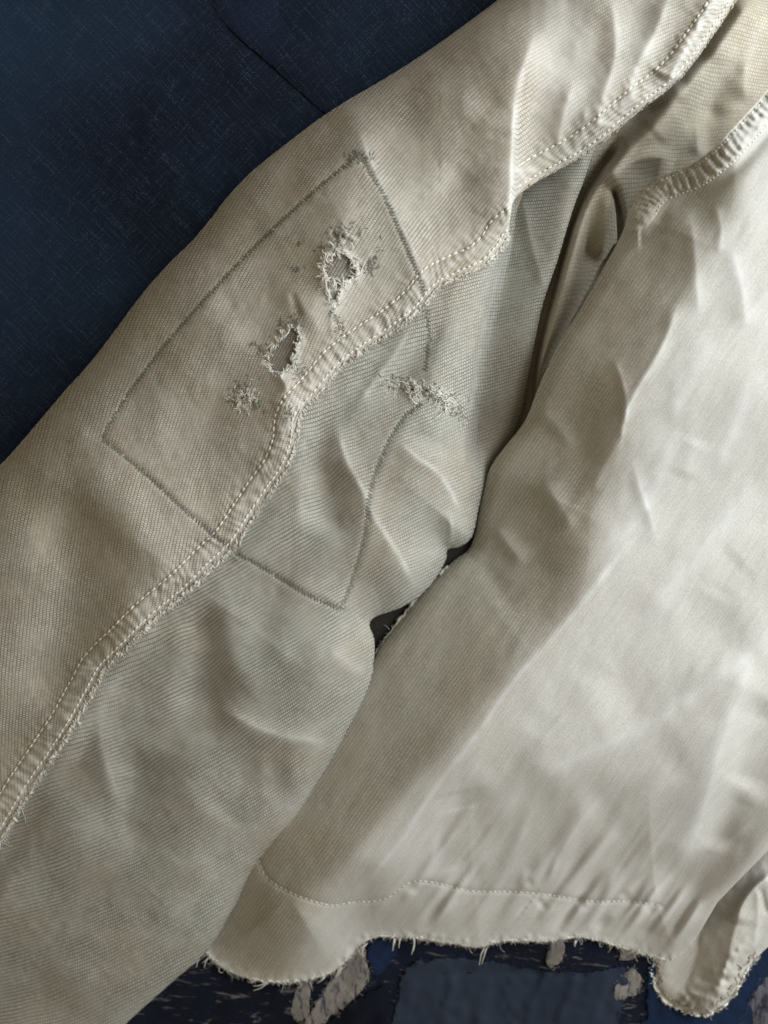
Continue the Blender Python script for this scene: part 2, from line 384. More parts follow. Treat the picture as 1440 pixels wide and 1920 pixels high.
scrap([(735, 1960), (748, 1880), (760, 1815), (850, 1795), (960, 1812), (1080, 1825), (1160, 1815), (1180, 1830), (1165, 1890), (1150, 1960), (1100, 2060), (800, 2060)], M_SLATE, 6, wr, label='slate blue patch with soft gathers')
scrap([(1205, 1960), (1215, 1890), (1225, 1800), (1300, 1760), (1440, 1730), (1450, 1830), (1400, 1960), (1330, 2040)], M_NAVY, 5, [([(1290, 1940), (1310, 1860)], 3, 14, 10)], seed=1, label='bright navy patch beneath the cuff')
scrap([(560, 1990), (600, 1935), (640, 1895), (690, 1862), (725, 1850), (735, 1880), (730, 1960), (720, 2050)], M_DKNAVY, 9, seed=2, label='dark navy patch')
scrap([(548, 1960), (575, 1905), (600, 1870), (625, 1830), (650, 1785), (675, 1770), (690, 1800), (692, 1835), (660, 1875), (615, 1915), (580, 1975)], M_PALE, 5, seed=3, label='pale cream scrap')
scrap([(545, 1895), (560, 1850), (572, 1820), (590, 1820), (583, 1860), (572, 1905), (556, 1915)], M_PALE, 5, seed=4)
scrap([(1024, 1800), (1030, 1765), (1042, 1750), (1058, 1770), (1055, 1795), (1040, 1812), (1030, 1814)], M_PALE, 7, seed=5)
scrap([(1150, 1868), (1165, 1835), (1185, 1815), (1200, 1845), (1190, 1865), (1160, 1875)], M_PALE, 8, seed=6)
scrap([(1160, 1805), (1172, 1775), (1185, 1760), (1196, 1775), (1185, 1795)], M_PALE, 8, seed=7)
scrap([(1395, 1960), (1400, 1890), (1420, 1850), (1445, 1810), (1480, 1780), (1520, 1900), (1500, 2000)], M_STRIPE, 6, seed=8, label='grey striped patch')
scrap([(690, 1800), (700, 1760), (735, 1745), (745, 1790), (725, 1810), (705, 1830)], M_NAVY, 6, seed=9)
# ------------------------------------------------------------------ outlines of the jacket
EL = cr([(-140, 1010), (-60, 930), (0, 872), (30, 840), (100, 758), (200, 638), (280, 530), (370, 440), (430, 365), (490, 305), (560, 250), (640, 195), (720, 148), (810, 90), (920, 10), (1010, -60), (1100, -130)], 6)
SE = cr([(1420, -60), (1372, 15), (1335, 70), (1275, 148), (1195, 212), (1130, 268), (1085, 298), (1040, 322), (1000, 345), (966, 372), (957, 405), (952, 445), (935, 472), (905, 500), (860, 520), (822, 540), (790, 578), (742, 618), (690, 652), (640, 690), (600, 738), (562, 782), (555, 830), (535, 882), (500, 932), (440, 1022), (400, 1060), (350, 1110), (290, 1160), (240, 1210), (195, 1255), (170, 1300), (130, 1370), (90, 1430), (50, 1490), (8, 1562), (-70, 1700), (-140, 1820)], 6)
RB = cr([(1130, 240), (1098, 330), (1072, 400), (1045, 490), (1018, 570), (1001, 650), (985, 730), (962, 815), (925, 880), (900, 945), (886, 1005), (862, 1025), (840, 1030), (836, 1050), (820, 1080), (790, 1115), (750, 1140), (705, 1156), (693, 1172), (702, 1200), (700, 1250), (690, 1292), (650, 1372), (615, 1440), (560, 1530), (485, 1622), (440, 1700), (390, 1782), (330, 1835), (230, 1925), (150, 2010), (60, 2100)], 6)
BL = cr([(1214, 342), (1180, 392), (1166, 438), (1122, 520), (1085, 585), (1050, 640), (1012, 720), (985, 788), (945, 840), (918, 880), (900, 945), (884, 1022), (850, 1052), (800, 1102), (752, 1160), (705, 1222), (600, 1370), (480, 1560), (385, 1740)], 6)
HEM = cr([(385, 1740), (380, 1775), (405, 1805), (440, 1826), (480, 1838), (520, 1843), (560, 1840), (600, 1831), (630, 1818), (655, 1795), (675, 1772), (705, 1757), (740, 1757), (800, 1762), (850, 1770), (900, 1776), (925, 1768), (960, 1764), (1020, 1765), (1080, 1758), (1120, 1764), (1170, 1778), (1215, 1792), (1250, 1801), (1275, 1798), (1290, 1785), (1300, 1768)], 6)

HL = cr([(484, 1612), (505, 1650), (560, 1680), (620, 1697), (660, 1692), (720, 1686), (770, 1655), (815, 1655), (880, 1670), (960, 1672), (1030, 1678), (1110, 1690), (1180, 1690), (1240, 1698)], 6)

# ------------------------------------------------------------------ sleeve height maps
POLY_U = np.r_[EL, SE[0:1]+[[0, -70]], SE]
def sleeve_base(X, Y):
    dl, _, _ = pdist(X, Y, EL[::2]); dr, _, _ = pdist(X, Y, RB[::2])
    low = sstep(Y, 1080, 1230)                       # the forearm part lies higher on the body
    e0 = 30+44*low
    wr = 160+15*low
    wl = 310-170*sstep(X-.3*Y, 550, 900)
    fall = np.maximum((500-X)*.6+(Y-1200)*.8, 0)
    h = 12+172*rnd(dl/wl)-.15*fall; e0 = np.maximum(e0-.07*fall, 30)
    top = h-e0
    return e0*np.minimum(1, rnd(dl/120))+np.maximum(top, 0)*(.12+.88*rnd(dr/wr)) - 10*np.exp(-dr/25), dl, dr

SEA = np.r_[SE[:np.argmin(np.hypot(SE[:, 0]-966, SE[:, 1]-372))], np.array([(966, 370), (930, 395), (880, 420)])]
SEB = np.r_[np.array([(1010, 400), (975, 428)]), SE[np.argmin(np.hypot(SE[:, 0]-952, SE[:, 1]-445)):]]
def foldx(v): return np.interp(v, [100, 185, 280, 360, 450], [985, 966, 961, 958, 951])
def beyond(u, v): return (u > foldx(v)) & (v < 450)
U = Field(-140, 1440, -130, 1830, 3.0)
base, dl, dr = sleeve_base(U.X, U.Y)
dse, Tse, Sse = pdist(U.X, U.Y, SE[::2])
# the upper sleeve near the shoulder stands high over the underarm
sh = sstep(U.X-.55*(400-U.Y), 600, 900)*sstep(700-U.Y, 0, 300)
U.H = base*(1-sh)+sh*np.maximum(base, 12+170*rnd(dl/(310-170*sstep(U.X-.3*U.Y, 550, 900))))
U.H -= 22*np.exp(-dse/45)*sstep(U.X, 880, 1000)
U.B0 = U.H.copy()
U.H += 6.5*vnoise(U.X, U.Y, 130, 31)+1.6*vnoise(U.X, U.Y, 48, 32)+.35*vnoise(U.X, U.Y, 14, 33)
for a in [
    ([(952, 450), (958, 360), (960, 280), (966, 185), (985, 110), (1010, 40)], 24, 70, 24, .55, .6, .2, 9),
    ([(952, 440), (959, 340), (964, 200)], 10, 40, 6, .5, .2, .2, 5),
    ([(800, 545), (765, 455), (720, 360), (690, 290), (668, 232)], 8, 34, 26, .8, .55, .15, 5),
    ([(470, 960), (532, 830), (548, 710), (575, 600), (620, 490), (655, 380), (670, 245)], 26, 90, 80, .2, 0, .2),
    ([(545, 800), (535, 740), (548, 690)], 7, 22, 16, .5, .3, .3, 7),
    ([(600, 650), (590, 600), (555, 560), (540, 520)], 7, 30, 26, .3, .2, .3, 9),
    ([(880, 520), (850, 400), (825, 300)], -10, 60, 75),
    ([(60, 1350), (125, 1150), (140, 1030), (110, 890)], -24, 60, 65),
    ([(360, 1090), (290, 1040), (215, 950), (120, 870)], 17, 50, 55),
    ([(60, 1500), (180, 1300), (260, 1190), (330, 1110)], 15, 55, 40),
    ([(420, 960), (380, 860), (400, 760), (440, 640)], -6, 65, 55),
    ([(1108, 285), (1128, 190), (1155, 90), (1140, -30)], 11, 24, 22, .4, .5, .25, 10),
    ([(1180, 222), (1188, 140), (1228, 60), (1262, -30)], 13, 26, 22, .4, .55, .25, 10),
    ([(1040, 300), (1055, 220), (1080, 140)], 8, 20, 18, .4, .4, .3, 8),
    ([(1250, 160), (1285, 90), (1320, 30), (1345, -40)], 16, 30, 20, .5, .5, .1, 10),
    ([(1080, 290), (1092, 240), (1100, 190)], 5, 12, 12, .4, .35, .3, 7),
    ([(1020, 130), (1060, 60), (1080, -30)], -8, 35, 35),
    ([(640, 205), (600, 270), (520, 340)], -6, 30, 30),
    ([(190, 880), (300, 660), (420, 500), (560, 360)], -5, 40, 40),
]: U.ridge(*a)
U.H -= 44*sstep(U.X-foldx(U.Y), -1, 9)*sstep(U.Y, 150, 320)*np.exp(-((U.X-960)/150)**2)*(U.Y < 480)
xe = np.interp(U.Y, [-130, 0, 60, 120, 170, 200], [1400, 1342, 1312, 1270, 1240, 1225]); U.H -= 26*sstep(U.X-xe, 0, 14)*sstep(235-U.Y, 0, 60)
HOLES_U = [cr([(610, 480), (624, 474), (644, 475), (661, 486), (671, 507), (661, 524), (648, 530), (639, 543), (634, 568), (624, 578), (617, 562), (617, 537), (608, 522), (603, 500)], 4, True),
           cr([(551, 614), (561, 636), (550, 664), (541, 690), (522, 703), (507, 697), (503, 672), (512, 648), (530, 628)], 4, True),
           cr([(452, 742), (458, 737), (464, 742), (463, 751), (456, 754), (451, 750)], 4, True)]
HOLES_L = [cr([(766, 727), (773, 722), (783, 726), (784, 735), (775, 738), (767, 735)], 4, True),
           cr([(822, 745), (830, 742), (838, 752), (838, 764), (830, 766), (823, 757)], 4, True)]
def rag(h, seed, a=2.2):
    p = resample(np.r_[h, h[:1]], 2.5)[0][:-1]; g = np.random.default_rng(seed); return p+g.normal(0, a*.55, p.shape)+a*np.c_[vnoise(p[:, 0], p[:, 1], 6, seed), vnoise(p[:, 0], p[:, 1], 6, seed+1)]
HOLES_U = [rag(h, 400+3*i, (2.4, 2.4, 1.2)[i]) for i, h in enumerate(HOLES_U)]; HOLES_L = [rag(h, 420+3*i, 1.6) for i, h in enumerate(HOLES_L)]
def hole_rims(F, holes, amp, wd, wear_highlight):
    for h in holes:
        D, _, _ = pdist(F.X, F.Y, np.r_[h, h[:1]])
        F.H += amp*np.exp(-(D/wd)**2)*(.7+.5*vnoise(F.X, F.Y, 7, 51)); F.W += wear_highlight*np.exp(-(D/(wd*1.3))**2)
hole_rims(U, HOLES_U, 2.6, 7, .8)
for x, y, rx, ry, n in ((650, 440, 26, 18, 40), (457, 748, 24, 20, 60)):   # darned, lumpy ground
    m = np.exp(-((U.X-x)/rx)**2-((U.Y-y)/ry)**2); U.H += 3*m*vnoise(U.X, U.Y, 6, n); U.W += .35*m*np.clip(vnoise(U.X, U.Y, 8, n+1)+.2, 0, 1)
# tension lines from the holes
for a in [([(625, 640), (622, 600), (626, 575)], 4, 8, 8, .5, .2, .2, 5), ([(540, 735), (530, 712), (520, 699)], 5, 8, 8, .5, .3, .2, 5), ([(560, 600), (556, 575), (545, 545)], -5, 7, 7), ([(700, 470), (675, 490), (668, 505)], 3, 7, 7)]: U.ridge(*a)
U.W += .22*np.exp(-(dse/26)**2)*np.clip(vnoise(U.X, U.Y, 16, 61)+.5, 0, 1.3)
far = beyond(U.X, U.Y)
da, Ta, _ = pdist(U.X, U.Y, SEA[::2]); db, Tb, _ = pdist(U.X, U.Y, SEB[::2])
dse = np.where(far, da, db); Tse = np.where(far, Ta*.25, Tb*.75)
da_s = pdist(U.X, U.Y, SEA[::2])[0]
U.W += .5*sstep(U.X-.2*U.Y, 940, 1010)*sstep(xe-U.X, 10, 60)*sstep(da_s, 40, 90)*np.clip(.55+.5*vnoise(U.X+.3*U.Y, U.Y*.4, 34, 161), 0, 1)+.12*sstep(U.X, 700, 860)*sstep(420-U.Y, 0, 200)*np.clip(.5+.6*vnoise(U.X, U.Y, 40, 162), 0, 1)  # abraded shoulder; brightness of the lit upper sleeve also painted in
# gathered cloth between the two seam rows
U.PL = U.H.copy()
puck = np.sin(Tse*2600/3.0+4.0*vnoise(U.X, U.Y, 40, 66))*.55+.8*vnoise(U.X, U.Y, 11, 67)
inband = sstep(dse, 4, 12)*sstep(48-dse, 0, 10)
U.H += inband*(3.4+1.3*puck)+.9*puck*np.exp(-((dse-52)/12)**2)
U.W += .5*inband*np.clip(puck, 0, 1)
for zz in ([(672, 292), (600, 350), (500, 442), (400, 545), (310, 648), (245, 735), (194, 822)], [(192, 822), (255, 872), (330, 940), (395, 998), (432, 1026)], [(796, 548), (778, 500), (748, 430), (715, 356), (672, 288)]):
    U.ridge(zz, -2.2, 6, 6, 0, 0, .02); U.ridge(zz, 1.6, 20, 20, 0, 0, .02)
tuck = np.exp(-((dse-11)/2.6)**2)+np.exp(-((dse-44)/2.6)**2); U.H -= 2.2*tuck*(dse < 60)

L = Field(-140, 1160, 200, 2060, 3.0)
base, dl, dr = sleeve_base(L.X, L.Y)
dse2, _, sd = pdist(L.X, L.Y, SE[::2])
right = sstep(L.X, 800, 1000)*sstep(1000-L.Y, 0, 300)
L.H = base-3-right*14
L.H -= 62*sstep(L.X+.25*(L.Y-400), 880, 1000)*sstep(900-L.Y, -100, 250)
xf = np.interp(L.Y, [300, 400, 470, 575, 660, 740, 850, 950], [962, 956, 946, 918, 899, 888, 880, 900])
trough = 30+.52*np.clip(L.X-xf, 0, 130)-26*np.exp(-dr/10)
wt = sstep(L.X-xf, -14, 12)*sstep(960-L.Y, 0, 170); L.H = L.H*(1-wt)+trough*wt
L.H = np.maximum(L.H, 30*sstep(L.X, 820, 940)*(L.Y < 1010))
L.H -= 26*inside(L.X, L.Y, POLY_U)*sstep(dse2, 10, 40)
L.B0 = L.H.copy()
L.H += 6.0*vnoise(L.X, L.Y, 120, 71)+1.5*vnoise(L.X, L.Y, 45, 72)+.3*vnoise(L.X, L.Y, 14, 73)
for a in [
    ([(782, 1108), (752, 1050), (696, 961), (683, 925), (646, 855), (632, 785)], 14.0, 44, 24, .6, .55, .15, 6),
    ([(570, 1010), (560, 930), (568, 860), (562, 800)], 7.0, 26, 30, .3, .25, .2, 10),
    ([(620, 1010), (612, 930), (600, 850)], -10.1, 30, 30),
    ([(868, 970), (828, 895), (778, 855), (740, 823)], 6.2, 22, 14, .6, .45, .2, 5),
    ([(665, 768), (700, 716), (745, 656), (778, 600)], 7.0, 14, 20, .6, .5, .2, 6),
    ([(872, 800), (890, 735), (899, 660), (918, 575), (946, 470)], 12.5, 50, 14, .6, .35, .15, 5),
    ([(845, 1030), (846, 985), (842, 955)], 5.5, 18, 6, .6, .3, .2, 4),
    ([(720, 760), (760, 700), (800, 640), (820, 580)], -5.5, 28, 28),
    ([(860, 860), (800, 830), (760, 800)], -5.5, 22, 22),
    ([(695, 1196), (650, 1192), (590, 1205), (520, 1235)], -10.1, 24, 34),
    ([(625, 1392), (560, 1387), (500, 1372), (440, 1345), (395, 1318)], 13.3, 40, 24, .5, .4, .25, 8),
    ([(690, 1265), (640, 1235), (610, 1215)], 6.2, 20, 16, .3, .25, .25, 10),
    ([(378, 1350), (378, 1240), (372, 1120)], -18.7, 40, 40),
    ([(520, 1300), (455, 1255), (432, 1170), (430, 1080)], 7.0, 38, 42, .2, .15, .25, 10),
    ([(230, 1530), (196, 1420), (188, 1340), (240, 1240)], 10.9, 36, 26, .3, .35, .25, 9),
    ([(260, 1640), (250, 1500), (280, 1390)], -12.5, 50, 55),
    ([(560, 1450), (460, 1470), (380, 1530)], -14.0, 55, 50),
    ([(90, 1920), (200, 1800), (330, 1710), (440, 1600)], 11.7, 60, 45, .1, .1),
    ([(20, 1860), (100, 1790), (240, 1830)], -4.7, 35, 35),
    ([(660, 1150), (620, 1120), (520, 1090)], 4.7, 30, 26),
    ([(1085, 370), (1050, 480), (1020, 560)], 6.2, 20, 16),
    ([(1030, 560), (1000, 470), (985, 400), (975, 360)], 4.7, 14, 14, .5, .2, .2, 6),
]: L.ridge(*a)
hole_rims(L, HOLES_L, 4, 7, .6)
m = np.exp(-((L.X-795)/60)**2-((L.Y-735-.22*(L.X-795))/13)**2)
L.H += 3*m*vnoise(L.X, L.Y, 6, 81); L.W += .7*m*np.clip(vnoise(L.X, L.Y, 7, 82)+.4, 0, 1.2)
for zz in ([(640, 1142), (580, 1116), (520, 1080), (446, 1036)], [(640, 1140), (664, 1080), (688, 990), (694, 925), (718, 855), (757, 785), (792, 757)]):
    L.ridge(zz, -2.2, 6, 6, 0, 0, .02); L.ridge(zz, 1.6, 20, 20, 0, 0, .02)
wj = (1-sstep(dse2, 8, 60))*(1-sstep(L.X, 800, 860)*sstep(640-L.Y, 0, 60))
L.H = L.H*(1-wj)+(U.at(L.X, L.Y, 'PL')-4)*wj

def sleeve_h(u, v):
    u, v = np.asarray(u, float), np.asarray(v, float)
    return np.where(inside(u, v, POLY_U), U.at(u, v), L.at(u, v))
POLY_L = np.r_[cr([(-140, 1500), (0, 1340), (120, 1180), (300, 1050), (440, 900), (500, 760), (640, 610), (760, 520), (850, 440), (930, 330), (960, 260), (1050, 230)], 4), RB, np.array([(-140, 2060)])]

jacket = bpy.data.objects.new('jacket', None); COL.objects.link(jacket); jacket.location = (0, 0, 0)
jacket['label'] = 'faded khaki canvas work jacket with darned holes, felled seams and frayed hem'; jacket['category'] = 'jacket'

TH_U = thread_field([(60, 1000, 82), (100, 1300, 86), (40, 1450, 88), (200, 900, 77), (400, 700, 72), (300, 800, 73), (550, 450, 64), (250, 640, 70), (480, 560, 66), (450, 850, 74), (420, 960, 76), (650, 600, 58), (850, 300, 49), (800, 200, 51), (860, 420, 42), (1100, 100, 33), (1000, 60, 42), (1250, 40, 28), (1100, 250, 25)])
TH_L = thread_field([(100, 1600, 20), (250, 1500, 29), (375, 1230, 6), (550, 1300, 33), (650, 1000, 38), (620, 850, 32), (780, 950, 42), (720, 680, 14), (900, 700, 15), (1030, 400, 4), (100, 1850, 20), (400, 1700, 36), (350, 1550, 34), (500, 1100, 30)])
TH_B = thread_field([(900, 1100, 55), (1100, 620, 56), (600, 1600, 58), (480, 1720, 50), (1300, 900, 55), (1200, 1500, 55), (800, 1400, 56)], deg=2)
TH_G = thread_field([(1200, 180, 8), (1330, 120, -12), (1400, 60, 5), (1050, 500, 25), (1150, 380, 30), (1040, 700, 30)], pitch=6.6, deg=2)
TH_K = thread_field([(1350, 1750, 60), (1300, 1850, 60)], pitch=5.5, deg=1)

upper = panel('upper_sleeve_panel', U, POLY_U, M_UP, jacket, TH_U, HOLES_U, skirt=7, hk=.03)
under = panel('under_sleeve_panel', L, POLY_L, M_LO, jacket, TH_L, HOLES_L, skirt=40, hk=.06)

# ------------------------------------------------------------------ underarm between sleeve and body
G = Field(900, 1520, -140, 1080, 3.0)
dbl, _, sbl = pdist(G.X, G.Y, BL[::2])
up = sstep(-(G.Y-420)+.35*(G.X-1100), -150, 330)
G.B0 = 26+36*up; G.H = G.B0+3*vnoise(G.X, G.Y, 70, 91)+.8*vnoise(G.X, G.Y, 25, 92)
for a in [
    ([(965, 900), (990, 800), (1014, 700), (1042, 590), (1080, 460), (1116, 372), (1170, 300), (1255, 205), (1345, 95), (1420, -20)], 56, 26, 34, .1, 0, .05),
    ([(975, 880), (1000, 690), (1030, 560), (1066, 430), (1106, 345), (1172, 258)], -60, 12, 10, .2, 0, .08),
    ([(1085, 540), (1098, 470), (1110, 400), (1132, 350), (1170, 308), (1225, 262)], -24, 12, 26, .2, 0, .2),
    ([(1128, 500), (1136, 410), (1150, 355)], 26, 16, 12),
    ([(1166, 465), (1160, 400), (1148, 345)], -50, 6, 7, .4, 0, .2),
    ([(1130, 345), (1178, 306), (1225, 294), (1268, 304)], 34, 18, 30, .4, .15, .2, 6),
    ([(1309, 296), (1308, 258), (1303, 225)], 8, 26, 8, .4, .35, .3, 4),
    ([(1230, 265), (1260, 240), (1290, 225)], 8, 28, 24),
    ([(1335, 300), (1328, 250), (1325, 190)], -7, 14, 24),
    ([(1300, 190), (1270, 195), (1200, 215)], -8, 14, 14),
    ([(1290, 160), (1250, 178), (1190, 200)], 9, 18, 18, .2, .2),
    ([(1340, 240), (1330, 170), (1350, 90)], -10, 28, 22),
    ([(1395, 200), (1400, 110), (1440, 20)], 14, 28, 22, .3, .35, .2, 9),
    ([(1120, 600), (1090, 640), (1060, 720)], -14, 12, 14),
]: G.ridge(*a)
G.ridge(BL[(BL[:, 1] > 430) & (BL[:, 1] < 900)][::-4], -40, 10, 14, .2, 0, .1)
G.blob(1245, 262, 52, 32, 16, 25); G.H = np.maximum(G.H, 9)
POLY_G = cr([(915, 330), (960, 120), (1180, -110), (1505, -125), (1505, 250), (1400, 330), (1290, 400), (1235, 480), (1180, 600), (1110, 760), (1030, 900), (960, 960), (915, 900), (930, 720), (960, 560)], 5, True)
gusset = panel('underarm_panel', G, POLY_G, M_GUS, jacket, TH_G, skirt=20, hk=.04)

# ------------------------------------------------------------------ body panel
B = Field(340, 1640, 120, 1870, 3.0)
d, T, S = pdist(B.X, B.Y, BL[::2]); d = d*S*-1     # BL runs downward: inside lies on its left-hand side
d = np.where(B.Y < 345, np.maximum(d, 0)+0, d)
wfac = 165+55*sstep(B.Y, 700, 1100)-40*sstep(B.Y, 1350, 1600)
k = 14.0
soft = wfac-k*np.logaddexp(0, (wfac-np.maximum(d, 0))/k)          # min(d, wfac) with a soft knee
H0 = 44+104*sstep(1000-B.Y, 0, 330)+.66*soft-.10*np.maximum(d-wfac, 0)
H0 += 22*(rnd(d/32)-1)
dh, _, _ = pdist(B.X, B.Y, HEM[::2])
dright = np.where(B.Y > 1300, (1300+(1770-B.Y)*.82-B.X), 999.0)
drop = 1-sstep(dh, 0, 330-170*sstep(900-B.X, 0, 200))
B.H = H0*(1-drop*.78)+drop*4
B.H = 14+(B.H-14)*(.35+.65*rnd(np.maximum(dh, 0)/60)) 
er = np.clip(dright, 0, 400); B.H += 44*np.exp(-((er-20)/60)**2)*sstep(B.Y, 1350, 1600)*sstep(1830-B.Y, 0, 110) - 8*np.exp(-er/12)*sstep(B.Y, 1400, 1600)
B.B0 = B.H.copy(); B.F0 = sstep(d, wfac*.9, wfac*1.5)*sstep(dh, 60, 200)
B.H += 2.6*vnoise(B.X*.8+.5*B.Y, B.Y*.5-.35*B.X, 95, 101)+.35*vnoise(B.X, B.Y, 42, 102)+.35*vnoise(B.X*.9+.5*B.Y, B.Y*.45-.2*B.X, 17, 103)
for a in [
    ([(1120, 1060), (1180, 990), (1235, 900), (1270, 800)], 5, 45, 40, .2, .35, .25, 14),
    ([(1250, 800), (1300, 700), (1340, 620)], 4, 40, 40, .2, .35, .25, 12), ([(1330, 900), (1380, 800), (1430, 680)], 5, 45, 45, .2, .4, .25, 14),
    ([(1180, 1200), (1270, 1090), (1360, 980), (1430, 900)], 6, 60, 50, .2, .3, .25, 16), ([(900, 1560), (960, 1500), (1040, 1400)], 4, 40, 40, .2, .3, .25, 12),
    ([(1100, 1300), (1180, 1190), (1240, 1120)], -5, 55, 55), ([(1090, 1540), (1180, 1450), (1290, 1390)], -7, 55, 55), ([(900, 1480), (960, 1420), (1030, 1330)], -5, 45, 45),
    ([(1150, 1560), (1210, 1500), (1290, 1440)], 4, 40, 40, .2, .25, .25, 12),
    ([(640, 1690), (700, 1640), (760, 1560), (820, 1470), (890, 1380), (960, 1280), (1050, 1180), (1130, 1080), (1192, 1000)], 4.5, 30, 30, .8, .55, .12, 6),
    ([(1172, 800), (1173, 745), (1162, 700), (1148, 668)], 3.8, 14, 14, .8, .5, .2, 5),
    ([(1160, 850), (1172, 780), (1190, 738), (1225, 680), (1250, 630), (1272, 565)], 5.2, 18, 14, .8, .6, .15, 5),
    ([(1110, 930), (1130, 880), (1165, 820)], 3.0, 18, 14, .5, .3, .2, 7),
    ([(1236, 1050), (1222, 980), (1205, 930), (1190, 880), (1185, 840)], 3.0, 14, 14, .5, .6, .4, 6),
    ([(1310, 600), (1306, 530), (1300, 450), (1290, 390)], 3.8, 20, 16, .5, .5, .2, 9),
    ([(1400, 620), (1390, 540), (1370, 460)], 3.8, 22, 18, .4, .5, .2, 10),
    ([(1345, 480), (1352, 430), (1340, 380)], 3.0, 14, 14, .5, .4, .2, 7),
    ([(1078, 1000), (1048, 945), (1012, 888)], 8.5, 26, 30, .3, .2, .25, 10),
    ([(985, 1062), (950, 1015), (925, 978)], 7.6, 18, 20, .3, .15, .25, 10),
    ([(1082, 848), (1045, 800), (1005, 755)], 5.2, 18, 22, .3, .15, .25, 10),
    ([(1120, 1030), (1090, 980), (1050, 900)], -3.6, 22, 26), ([(1035, 1090), (1005, 1040), (965, 985)], -3.0, 26, 28),
    ([(1110, 890), (1085, 830), (1060, 790)], -3.0, 24, 26), ([(960, 1150), (930, 1090), (905, 1040)], -3.0, 18, 18),
    ([(1110, 1350), (1240, 1285), (1335, 1190), (1400, 1120)], -14.2, 95, 80),
    ([(975, 1480), (1060, 1432), (1130, 1402), (1250, 1335), (1400, 1230), (1490, 1170)], 17.1, 70, 70, .35, .3, .15, 14),
    ([(1262, 1650), (1306, 1550), (1340, 1430), (1372, 1340), (1412, 1225)], 17.1, 65, 36, .35, .35, .15, 12),
    ([(1380, 1500), (1410, 1400), (1440, 1300)], -19.0, 40, 55),
    ([(1345, 1600), (1355, 1540), (1390, 1470)], -11.4, 40, 34),
    ([(1295, 1655), (1340, 1597), (1395, 1553), (1460, 1515)], 12.3, 26, 24, .4, .4, .15, 10),
    ([(1240, 1755), (1292, 1708), (1345, 1662)], 5.2, 12, 12, .5, .35, .2, 5),
    ([(775, 1655), (806, 1610), (822, 1575), (848, 1556)], 3.8, 12, 8, .5, .35, .2, 5),
    ([(780, 1662), (812, 1630), (838, 1595), (862, 1566)], -5.4, 11, 15, .1, 0, .2),
    ([(788, 1665), (832, 1640), (872, 1612)], 3.8, 9, 9, .4, .3, .2, 5), ([(858, 1662), (888, 1640), (908, 1612)], -4.2, 10, 13),
    ([(930, 1642), (960, 1600), (985, 1550), (1002, 1490)], 4.5, 14, 12, .5, .4, .2, 7),
    ([(1028, 1655), (1045, 1610), (1078, 1552), (1118, 1505), (1138, 1486)], 9.5, 14, 12, .6, .55, .15, 6),
    ([(1012, 1665), (1032, 1642), (1050, 1600)], 3.0, 6, 6, .5, .4, .2, 4), ([(1045, 1660), (1075, 1620), (1110, 1560)], -3.0, 12, 16),
    ([(968, 1664), (982, 1645), (994, 1625)], 3.8, 8, 7, .5, .45, .2, 4), ([(985, 1665), (1000, 1645)], -2.4, 7, 8),
    ([(1095, 1645), (1128, 1592), (1165, 1556), (1180, 1540)], 4.5, 14, 14, .4, .35, .2, 8),
    ([(1060, 1695), (1082, 1678), (1112, 1662)], 3.0, 7, 7, .5, .4, .2, 4), ([(1080, 1700), (1100, 1688)], -2.4, 7, 8),
    ([(1125, 1694), (1150, 1645), (1172, 1622)], 3.8, 9, 9, .5, .4, .2, 5),
    ([(1090, 1748), (1138, 1702), (1190, 1658), (1232, 1618)], 5.2, 9, 9, .5, .45, .15, 5),
    ([(1128, 1752), (1188, 1702), (1242, 1650)], 7.6, 9, 9, .5, .5, .15, 5), ([(1108, 1748), (1130, 1728), (1150, 1715)], -4.8, 8, 9, .2, 0, .2),
    ([(1165, 1690), (1182, 1672)], -3.0, 8, 9), ([(1205, 1712), (1225, 1690)], -3.0, 9, 9),
    ([(925, 1765), (968, 1712), (1010, 1680)], 4.5, 11, 11, .4, .4, .2, 6), ([(1005, 1700), (1022, 1685)], -3.0, 10, 12),
    ([(800, 1745), (845, 1702), (888, 1678)], 4.5, 12, 10, .4, .35, .2, 6), ([(790, 1745), (815, 1705), (838, 1678)], -4.2, 11, 12),
    ([(870, 1745), (905, 1710), (935, 1690)], 3.0, 10, 10, .4, .25, .2, 6), ([(1010, 1730), (1030, 1710), (1060, 1700)], 3.0, 9, 9, .4, .3, .2, 5),
    ([(1055, 1735), (1085, 1712), (1115, 1700)], 3.0, 9, 9, .4, .3, .2, 5),
    ([(775, 1680), (772, 1650)], -3.6, 10, 8), ([(755, 1700), (765, 1680), (790, 1660)], 3.0, 8, 8, .4, .25),
    ([(1180, 1745), (1215, 1722), (1255, 1690)], 4.5, 10, 9, .4, .35, .2, 5), ([(1195, 1760), (1240, 1738)], -3.0, 9, 9),
    ([(545, 1790), (600, 1740), (660, 1700)], 3.0, 20, 16), ([(690, 1745), (715, 1700), (750, 1660)], 3.8, 14, 12, .3, .2),
    ([(500, 1740), (540, 1700), (570, 1650)], -3.0, 25, 25), ([(870, 1520), (860, 1480)], -3.6, 40, 40),
    ([(1330, 1120), (1360, 1070), (1390, 1040)], -3.6, 34, 40), ([(1280, 900), (1310, 820)], 3.8, 30, 26, .2, .2),
    ([(1010, 1390), (1050, 1320), (1120, 1230)], -4.8, 40, 40),
    ([(1215, 470), (1200, 430), (1210, 390)], 5.2, 30, 24), ([(1240, 560), (1225, 500), (1230, 440)], -2.4, 34, 36),
]:
    if min(p[1] for p in a[0]) > 1480:      # gathers: long soft ends
        a = tuple(a)+(0, 0, .25, 7)[len(a)-4:]
        a = (a[0], a[1]*1.15, a[2]*1.25, a[3]*1.25, a[4]*.6, a[5]*.8, .5, a[7])
    B.ridge(*a)
